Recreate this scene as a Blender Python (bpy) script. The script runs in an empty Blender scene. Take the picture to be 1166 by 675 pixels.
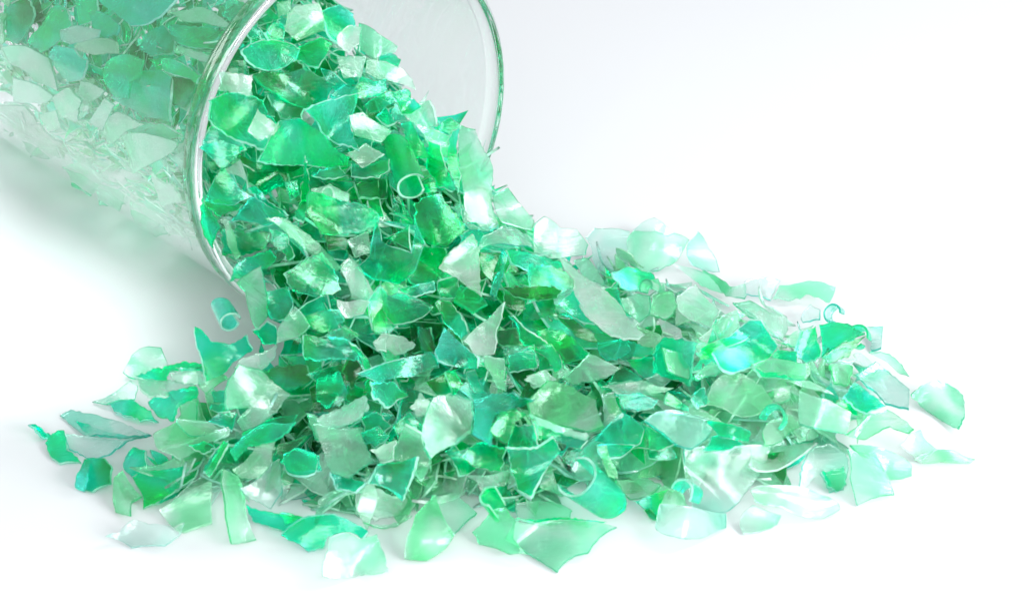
import bpy, math, random
import numpy as np
from mathutils import Vector, Matrix
from mathutils.geometry import delaunay_2d_cdt

# ------------------------------------------------------------------ camera, light, exposure
S = bpy.context.scene
CM = 0.01                                   # all lengths below are written in centimetres
E_, DIST, F_ = 0.5258, 44.5, 2333.0         # elevation, distance, focal length in pixels of a 1166 px wide frame
D_ = np.array([0, math.cos(E_), -math.sin(E_)])
U_ = np.array([0, math.sin(E_), math.cos(E_)])
O_ = -D_ * DIST
cam = bpy.data.cameras.new("camera"); co = bpy.data.objects.new("camera", cam)
S.collection.objects.link(co); S.camera = co
co.location = O_ * CM; co.rotation_euler = (math.pi / 2 - E_, 0, 0)
cam.sensor_width = 36; cam.lens = F_ / 1166 * 36; cam.clip_start = 0.01; cam.clip_end = 20
cam.dof.use_dof = True; cam.dof.focus_distance = 0.435; cam.dof.aperture_fstop = 44

W = bpy.data.worlds.new("World"); S.world = W; W.use_nodes = True
W.node_tree.nodes["Background"].inputs[0].default_value = (0.93, 0.96, 1.0, 1)
W.node_tree.nodes["Background"].inputs[1].default_value = 0.74

def softbox(name, loc, target, sx, sy, power, col=(1, 1, 1)):
    l = bpy.data.lights.new(name, 'AREA'); l.shape = 'RECTANGLE'; l.size = sx * CM; l.size_y = sy * CM
    l.energy = power; l.color = col
    o = bpy.data.objects.new(name, l); S.collection.objects.link(o)
    o.location = Vector(loc) * CM
    o.rotation_euler = (Vector(target) - Vector(loc)).to_track_quat('-Z', 'Y').to_euler()
    return o
softbox("key_softbox", (48, 14, 48), (0, -3, 0), 22, 22, 2.0, (1.0, 0.995, 0.98))
low = softbox("left_low_veil_lamp", (-27, 3, 4.6), (-27.3, 3, 0), 15, 40, 0.20, (0.97, 0.99, 1.0)); low.data.spread = math.radians(58)  # unseen lamp added to brighten the table that the lower tumbler wall reflects
softbox("right_front_fill", (48, -46, 28), (0, -4, 1), 42, 28, 7.0, (0.98, 0.99, 1.0))  # unseen fill added to brighten flake faces turned to the camera
softbox("front_overhead_fill", (-6, -66, 44), (0, -4, 1), 44, 26, 3.6, (1.0, 1.0, 1.0))  # unseen fill added above the camera for more light on the heap

v = S.view_settings; v.view_transform = 'Standard'; v.look = 'None'; v.gamma = 1; v.exposure = 0.08
S.render.engine = 'CYCLES'
cy = S.cycles; cy.use_denoising = True
cy.max_bounces = 32; cy.transmission_bounces = 28; cy.diffuse_bounces = 20; cy.glossy_bounces = 16
cy.transparent_max_bounces = 32; cy.sample_clamp_indirect = 25; cy.caustics_refractive = True; cy.blur_glossy = 0.6

rng = np.random.default_rng(11); random.seed(11)

# ------------------------------------------------------------------ projection helpers
def ray(px, py):
    d = D_ + (px - 583) / F_ * np.array([1., 0, 0]) - (py - 337.5) / F_ * U_
    return d / np.linalg.norm(d)
def pix(p):
    q = np.asarray(p) - O_; z = q @ D_
    return 583 + F_ * q[0] / z, 337.5 - F_ * (q @ U_) / z
def ground(px, py):
    d = ray(px, py); return (O_ - d * (O_[2] / d[2]))[:2]
PSI = 0.8396
AX = np.array([math.cos(PSI), -math.sin(PSI), 0])       # tumbler axis, towards its mouth
UX = np.array([math.sin(PSI), math.cos(PSI), 0])
MC = np.array([-3.135, -0.439, 4.12])                   # centre of the mouth

FOOT = np.array([ground(*q) for q in [(75,500),(100,560),(140,618),(240,618),(290,610),(360,645),(440,645),(480,625),(560,620),(635,640),(700,602),
    (760,602),(830,596),(860,600),(950,576),(1010,560),(1010,540),(1085,520),(1080,480),(1035,445),(1000,410),(955,380),(860,350),(800,325),
    (720,300),(620,270),(500,250),(300,332),(270,352),(230,378),(150,425),(80,470)]])
def foot_dist(x, y):
    p = np.array([x, y]); a = FOOT; b = np.roll(a, -1, 0); ab = b - a
    t = np.clip(((p - a) * ab).sum(1) / (ab * ab).sum(1), 0, 1)
    d = np.sqrt(((a + ab * t[:, None] - p) ** 2).sum(1)).min()
    c = ((a[:, 1] > y) != (b[:, 1] > y)) & (x < (b[:, 0] - a[:, 0]) * (y - a[:, 1]) / (b[:, 1] - a[:, 1] + 1e-12) + a[:, 0])
    return d if c.sum() % 2 else -d
def su(x, y):
    q = np.array([x, y, 0]) - MC; return q @ AX, q @ UX
def hgt(x, y):
    s, u = su(x, y)
    heap = 0.0
    if s > -0.2:
        d = foot_dist(x, y)
        heap = 2.4 * (1 - math.exp(-0.36 * max(d, 0)))
    sp = 0.0
    if s >= 0 or abs(u) < 3.6:
        if s < 0: sp = 5.5 + 0.6 * min(-s, 4.5) - (0.28 if u > 0 else 0.15) * u * u
        else: sp = 5.5 - 0.72 * s - (0.30 if u > 0 else 0.16) / (1 + (0.25 if u > 0 else 0.45) * s) * u * u
        if u < 1.5 and s < 0.6 and abs(u) < 3.6: sp = max(sp, 7.8 - 1.6 * max(s + 1.0, 0) - 0.35 * max(u + 1.5, 0) ** 2 - (0.5 * max(s, 0) if s > 0 else 0))
        if s < 0:
            sp = max(sp, 0.5)
        if s > 0 and abs(u) > 3.7: sp = sp - (abs(u) - 3.7) * 1.2
    k = 3.0
    return math.log(math.exp(k * heap) + math.exp(k * max(sp, 0)) - 1 + 1e-9) / k if max(heap, sp) > 0 else 0.0
def hnorm(x, y):
    e = 0.25
    n = np.array([-(hgt(x + e, y) - hgt(x - e, y)) / (2 * e), -(hgt(x, y + e) - hgt(x, y - e)) / (2 * e), 1.0])
    n[:2] = np.clip(n[:2], -1.3, 1.3)
    return n / np.linalg.norm(n)
def surf_hit(px, py):
    d = ray(px, py); t = 30.0
    while t < 62:
        p = O_ + d * t
        if p[2] <= hgt(p[0], p[1]): break
        t += 0.12
    return O_ + d * t
def wall_hit(px, py, r):
    d = ray(px, py); q = O_ - MC
    q = q - (q @ AX) * AX; e = d - (d @ AX) * AX
    a = e @ e; b = q @ e; c = q @ q - r * r
    disc = b * b - a * c
    t = (-b - math.sqrt(max(disc, 0))) / a
    return O_ + d * t, disc > 0

# ------------------------------------------------------------------ materials
def new_mat(name):
    m = bpy.data.materials.new(name); m.use_nodes = True; nt = m.node_tree
    for n in list(nt.nodes): nt.nodes.remove(n)
    return m, nt, nt.nodes.new('ShaderNodeOutputMaterial')
def N(nt, typ, **kw):
    n = nt.nodes.new(typ)
    for k, val in kw.items():
        if k in n.inputs: n.inputs[k].default_value = val
        else: setattr(n, k, val)
    return n

def plastic(name, tint, frost=0.3, edge=False, cloud=0.5, scat=(1, 1, 1)):
    """thin dyed plastic: clear tinted light through it, a frosted scuffed share, a glossy skin"""
    m, nt, out = new_mat(name); L = nt.links.new
    tc = N(nt, 'ShaderNodeTexCoord'); oi = N(nt, 'ShaderNodeObjectInfo')
    add = N(nt, 'ShaderNodeVectorMath', operation='ADD'); L(tc.outputs['Object'], add.inputs[0])
    sc = N(nt, 'ShaderNodeMath', operation='MULTIPLY'); sc.inputs[1].default_value = 37.0
    L(oi.outputs['Random'], sc.inputs[0]); L(sc.outputs[0], add.inputs[1])
    stretch = N(nt, 'ShaderNodeMapping'); stretch.inputs['Scale'].default_value = (1.0, 9.0, 3.0); stretch.inputs['Rotation'].default_value = (0.4, 0.3, 0.9)
    L(add.outputs[0], stretch.inputs['Vector'])
    n3 = N(nt, 'ShaderNodeTexNoise', Scale=240.0, Detail=3.0, Roughness=0.6); L(stretch.outputs[0], n3.inputs['Vector'])
    n1 = N(nt, 'ShaderNodeTexNoise', Scale=130.0, Detail=3.0, Roughness=0.55); L(add.outputs[0], n1.inputs['Vector'])
    n2 = N(nt, 'ShaderNodeTexNoise', Scale=620.0, Detail=4.0, Roughness=0.65); L(add.outputs[0], n2.inputs['Vector'])
    # the dye runs thick and thin over the piece, as in a blown bottle wall
    n0 = N(nt, 'ShaderNodeTexNoise', Scale=95.0, Detail=1.5, Roughness=0.5, Distortion=0.6); L(add.outputs[0], n0.inputs['Vector'])
    var = N(nt, 'ShaderNodeMapRange'); var.inputs[1].default_value = 0.38; var.inputs[2].default_value = 0.62
    var.inputs[3].default_value = 1.7 if not edge else 1.2; var.inputs[4].default_value = 0.45 if not edge else 0.8
    var.interpolation_type = 'SMOOTHSTEP'; L(n0.outputs['Fac'], var.inputs[0])
    ov = N(nt, 'ShaderNodeMapRange'); ov.inputs[3].default_value = 0.8; ov.inputs[4].default_value = 1.25
    L(oi.outputs['Random'], ov.inputs[0])
    pw = N(nt, 'ShaderNodeMath', operation='MULTIPLY'); L(var.outputs[0], pw.inputs[0]); L(ov.outputs[0], pw.inputs[1])
    comb = N(nt, 'ShaderNodeCombineXYZ')
    for i in range(3):
        p = N(nt, 'ShaderNodeMath', operation='POWER'); p.inputs[0].default_value = tint[i]
        L(pw.outputs[0], p.inputs[1]); L(p.outputs[0], comb.inputs[i])
    col = comb.outputs[0]
    comb2 = N(nt, 'ShaderNodeCombineXYZ')
    for i in range(3):
        p = N(nt, 'ShaderNodeMath', operation='POWER'); p.inputs[0].default_value = max(scat[i], 0.004)
        L(pw.outputs[0], p.inputs[1]); L(p.outputs[0], comb2.inputs[i])
    bump = N(nt, 'ShaderNodeBump', Strength=0.35, Distance=0.0006); L(n1.outputs['Fac'], bump.inputs['Height'])
    b2 = N(nt, 'ShaderNodeBump', Strength=0.9 if edge else 0.3, Distance=0.0003); L(n2.outputs['Fac'], b2.inputs['Height'])
    L(bump.outputs[0], b2.inputs['Normal'])
    b3 = N(nt, 'ShaderNodeBump', Strength=0.3, Distance=0.0004); L(n3.outputs['Fac'], b3.inputs['Height']); L(b2.outputs[0], b3.inputs['Normal'])
    nrm = b3.outputs[0]
    glass = N(nt, 'ShaderNodeBsdfGlass', Roughness=0.2 if edge else 0.04, IOR=1.32); L(col, glass.inputs['Color']); L(nrm, glass.inputs['Normal'])
    tr = N(nt, 'ShaderNodeBsdfTransparent'); L(col, tr.inputs['Color'])
    clear = N(nt, 'ShaderNodeMixShader'); clear.inputs[0].default_value = 0.3 if edge else 0.62
    L(glass.outputs[0], clear.inputs[1]); L(tr.outputs[0], clear.inputs[2])
    # frosted share
    fc = N(nt, 'ShaderNodeMix', data_type='RGBA'); L(comb2.outputs[0], fc.inputs[6])
    wm = N(nt, 'ShaderNodeMapRange'); wm.inputs[1].default_value = 0.5; wm.inputs[2].default_value = 0.68; wm.inputs[3].default_value = 0.0; wm.inputs[4].default_value = 0.22
    L(n1.outputs['Fac'], wm.inputs[0]); L(wm.outputs[0], fc.inputs[0]); fc.inputs[7].default_value = (0.95, 0.985, 0.965, 1)
    tl = N(nt, 'ShaderNodeBsdfTranslucent'); L(fc.outputs[2], tl.inputs['Color']); L(nrm, tl.inputs['Normal'])
    df = N(nt, 'ShaderNodeBsdfDiffuse'); L(fc.outputs[2], df.inputs['Color']); L(nrm, df.inputs['Normal'])
    fr = N(nt, 'ShaderNodeMixShader'); fr.inputs[0].default_value = 0.42; L(tl.outputs[0], fr.inputs[1]); L(df.outputs[0], fr.inputs[2])
    fm = N(nt, 'ShaderNodeMapRange'); fm.inputs[1].default_value = 0.42; fm.inputs[2].default_value = 0.66
    fm.inputs[3].default_value = frost * (1 - cloud * 0.6); fm.inputs[4].default_value = min(0.95, frost * (1 + cloud * 1.6))
    av = N(nt, 'ShaderNodeMath', operation='MULTIPLY_ADD'); av.inputs[1].default_value = 0.35
    L(n2.outputs['Fac'], av.inputs[0])
    hf = N(nt, 'ShaderNodeMath', operation='MULTIPLY'); hf.inputs[1].default_value = 0.68; L(n1.outputs['Fac'], hf.inputs[0])
    L(hf.outputs[0], av.inputs[2]); L(av.outputs[0], fm.inputs[0])
    body = N(nt, 'ShaderNodeMixShader'); L(fm.outputs[0], body.inputs[0]); L(clear.outputs[0], body.inputs[1]); L(fr.outputs[0], body.inputs[2])
    gl = N(nt, 'ShaderNodeBsdfGlossy', Roughness=0.11); gl.inputs['Color'].default_value = (1, 1, 1, 1); L(nrm, gl.inputs['Normal'])
    fz = N(nt, 'ShaderNodeFresnel', IOR=1.40); L(nrm, fz.inputs['Normal'])
    top = N(nt, 'ShaderNodeMixShader'); L(fz.outputs[0], top.inputs[0]); L(body.outputs[0], top.inputs[1]); L(gl.outputs[0], top.inputs[2])
    L(top.outputs[0], out.inputs[0])
    return m

TINTS = {   # letter: (light kept per surface, frosted share, word, whitened cut edge, frosted share of the cut edge, scattered colour, clean cut edge)
    'p': ((0.76, 0.995, 0.89), 0.13, 'pale mint', (0.60, 0.97, 0.80), 0.45, (0.68, 0.995, 0.86), (0.14, 0.80, 0.52)),
    'c': ((0.84, 0.995, 0.95), 0.06, 'clear aqua', (0.50, 0.94, 0.84), 0.35, (0.76, 0.99, 0.95), (0.08, 0.74, 0.60)),
    'y': ((0.74, 0.995, 0.86), 0.12, 'pale leaf-green', (0.55, 0.96, 0.70), 0.45, (0.64, 0.995, 0.80), (0.14, 0.80, 0.42)),
    'w': ((0.77, 0.995, 0.90), 0.20, 'frosted whitish', (0.80, 0.99, 0.91), 0.60, (0.86, 0.995, 0.94), (0.55, 0.95, 0.80)),
    'g': ((0.07, 0.985, 0.74), 0.05, 'bright green', (0.66, 0.99, 0.87), 0.60, (0.0, 0.94, 0.62), (0.05, 0.90, 0.55)),
    't': ((0.07, 0.97, 0.80), 0.05, 'turquoise', (0.62, 0.98, 0.92), 0.60, (0.01, 0.92, 0.72), (0.05, 0.86, 0.72)),
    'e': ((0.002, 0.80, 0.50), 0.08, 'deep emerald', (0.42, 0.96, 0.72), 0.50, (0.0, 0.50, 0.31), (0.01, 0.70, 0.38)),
}
MATS = {}; MATS_CLEAN = {}
for k_, (tint, fr_, w_, et, ef, sc_, ec) in TINTS.items():
    nm = w_.replace(' ', '_').replace('-', '_')
    MATS[k_] = (plastic(nm + '_plastic', tint, fr_, scat=sc_, cloud=0.35), plastic(nm + '_whitened_edge', et, ef, edge=True, scat=et, cloud=0.8))
    MATS_CLEAN[k_] = (MATS[k_][0], plastic(nm + '_clean_edge', ec, 0.22, edge=True, scat=ec))

def glass_mat(name, col, ior=1.55):
    m, nt, out = new_mat(name); L = nt.links.new
    g = N(nt, 'ShaderNodeBsdfGlass', Roughness=0.0, IOR=ior); g.inputs['Color'].default_value = (*col, 1)
    L(g.outputs[0], out.inputs[0]); return m
def thin_glass(name, col, f0=0.04):
    """one skin of a thin glass wall: clear straight through, mirror reflection rising towards grazing view"""
    m, nt, out = new_mat(name); L = nt.links.new
    lw = N(nt, 'ShaderNodeLayerWeight'); lw.inputs['Blend'].default_value = 0.5
    p5 = N(nt, 'ShaderNodeMath', operation='POWER'); p5.inputs[1].default_value = 4.6; L(lw.outputs['Facing'], p5.inputs[0])
    ma = N(nt, 'ShaderNodeMath', operation='MULTIPLY_ADD'); ma.inputs[1].default_value = 1 - f0; ma.inputs[2].default_value = f0; L(p5.outputs[0], ma.inputs[0])
    tr = N(nt, 'ShaderNodeBsdfTransparent'); tr.inputs[0].default_value = (*col, 1)
    gl = N(nt, 'ShaderNodeBsdfGlossy', Roughness=0.0); gl.inputs['Color'].default_value = (1, 1, 1, 1)
    mx = N(nt, 'ShaderNodeMixShader'); L(ma.outputs[0], mx.inputs[0]); L(tr.outputs[0], mx.inputs[1]); L(gl.outputs[0], mx.inputs[2])
    L(mx.outputs[0], out.inputs[0]); return m
GLASS = thin_glass('clear_glass', (0.99, 0.998, 0.995))
LIP = glass_mat('lip_glass', (0.99, 1.0, 0.996))

m, nt, out = new_mat('white_table'); L = nt.links.new
pb = N(nt, 'ShaderNodeBsdfPrincipled', Roughness=0.55); pb.inputs['Base Color'].default_value = (0.57, 0.58, 0.595, 1)
ns = N(nt, 'ShaderNodeTexNoise', Scale=900.0, Detail=3.0); bp = N(nt, 'ShaderNodeBump', Strength=0.05, Distance=0.0002)
L(ns.outputs['Fac'], bp.inputs['Height']); L(bp.outputs[0], pb.inputs['Normal']); L(pb.outputs[0], out.inputs[0])
TABLE = m

# ------------------------------------------------------------------ mesh helpers
def link(o, parent=None):
    S.collection.objects.link(o)
    if parent: o.parent = parent
    return o
def mesh_from(name, V, Fc, mi=None, smooth=None, mats=()):
    me = bpy.data.meshes.new(name); me.from_pydata([tuple(p) for p in V], [], Fc)
    for mt in mats: me.materials.append(mt)
    if mi is not None: me.polygons.foreach_set('material_index', mi)
    if smooth is not None: me.polygons.foreach_set('use_smooth', smooth)
    me.update(); return me

def outline(poly, step, jag, r):
    """densify a closed outline and roughen it like a torn cut edge"""
    P = np.array(poly, float); n = len(P); out = []
    for i in range(n):
        a, b = P[i], P[(i + 1) % n]; L_ = np.linalg.norm(b - a); k = max(1, int(round(L_ / step)))
        nn = np.array([-(b - a)[1], (b - a)[0]]) / (L_ + 1e-9); bow = r.normal() * L_ * 0.05
        for j in range(k):
            t = j / k
            out.append(a + (b - a) * t + nn * (bow * 4 * t * (1 - t) + (r.normal() * jag if j else 0)))
    return np.array(out)
def tri_fill(ol, step):
    lo, hi = ol.min(0), ol.max(0); pts = []
    x = lo[0] + step * .5; row = 0
    while x < hi[0]:
        y = lo[1] + step * (.5 if row % 2 else 0.0)
        while y < hi[1]:
            a, b = ol, np.roll(ol, -1, 0)
            c = ((a[:, 1] > y) != (b[:, 1] > y)) & (x < (b[:, 0] - a[:, 0]) * (y - a[:, 1]) / (b[:, 1] - a[:, 1] + 1e-12) + a[:, 0])
            if c.sum() % 2:
                ab = b - a; t = np.clip((([x, y] - a) * ab).sum(1) / ((ab * ab).sum(1) + 1e-12), 0, 1)
                if np.sqrt(((a + ab * t[:, None] - [x, y]) ** 2).sum(1)).min() > step * .4: pts.append((x, y))
            y += step
        x += step * .87; row += 1
    n = len(ol)
    res = delaunay_2d_cdt([Vector(p) for p in ol] + [Vector(p) for p in pts], [(i, (i + 1) % n) for i in range(n)], [], 1, 1e-6)
    V2 = np.array([tuple(p) for p in res[0]]); tris = [tuple(f) for f in res[2]]
    return V2, tris
def shell(P3, tris, th, nref):
    """closed solid from a curved sheet: top, underside and cut edge (its own material); returns V, F, material, smooth"""
    P3 = np.asarray(P3); T = np.array(tris)
    fn = np.cross(P3[T[:, 1]] - P3[T[:, 0]], P3[T[:, 2]] - P3[T[:, 0]])
    if (fn.sum(0) @ nref) < 0:
        T = T[:, ::-1]; fn = -fn
    vn = np.zeros_like(P3)
    for k in range(3): np.add.at(vn, T[:, k], fn)
    vn /= (np.linalg.norm(vn, axis=1)[:, None] + 1e-12)
    top = P3 + vn * th / 2; bot = P3 - vn * th / 2; n = len(P3)
    ed = {}
    for t in T:
        for i in range(3):
            e = (t[i], t[(i + 1) % 3]); 
            if (e[1], e[0]) in ed: del ed[(e[1], e[0])]
            else: ed[e] = 1
    V = [top, bot]; F = [tuple(int(a) for a in t) for t in T] + [tuple(int(a) + n for a in t[::-1]) for t in T]
    mi = [0] * len(F); sm = [True] * len(F)
    bv = sorted({a for e in ed for a in e}); ix = {a: i for i, a in enumerate(bv)}; m_ = len(bv)
    V += [top[bv], P3[bv] + 0, bot[bv]]
    # the cut edge bulges a hair outward so that it catches the light
    cen = P3.mean(0); o1 = 2 * n; o2 = o1 + m_; o3 = o2 + m_
    mid = V[3]; dv = mid - cen; mid += dv / (np.linalg.norm(dv, axis=1)[:, None] + 1e-9) * th * 0.22
    for (a, b) in ed:
        a, b = ix[a], ix[b]
        F += [(o1 + b, o1 + a, o2 + a, o2 + b), (o2 + b, o2 + a, o3 + a, o3 + b)]; mi += [1, 1]; sm += [True, True]
    return np.concatenate(V), F, mi, sm

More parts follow.
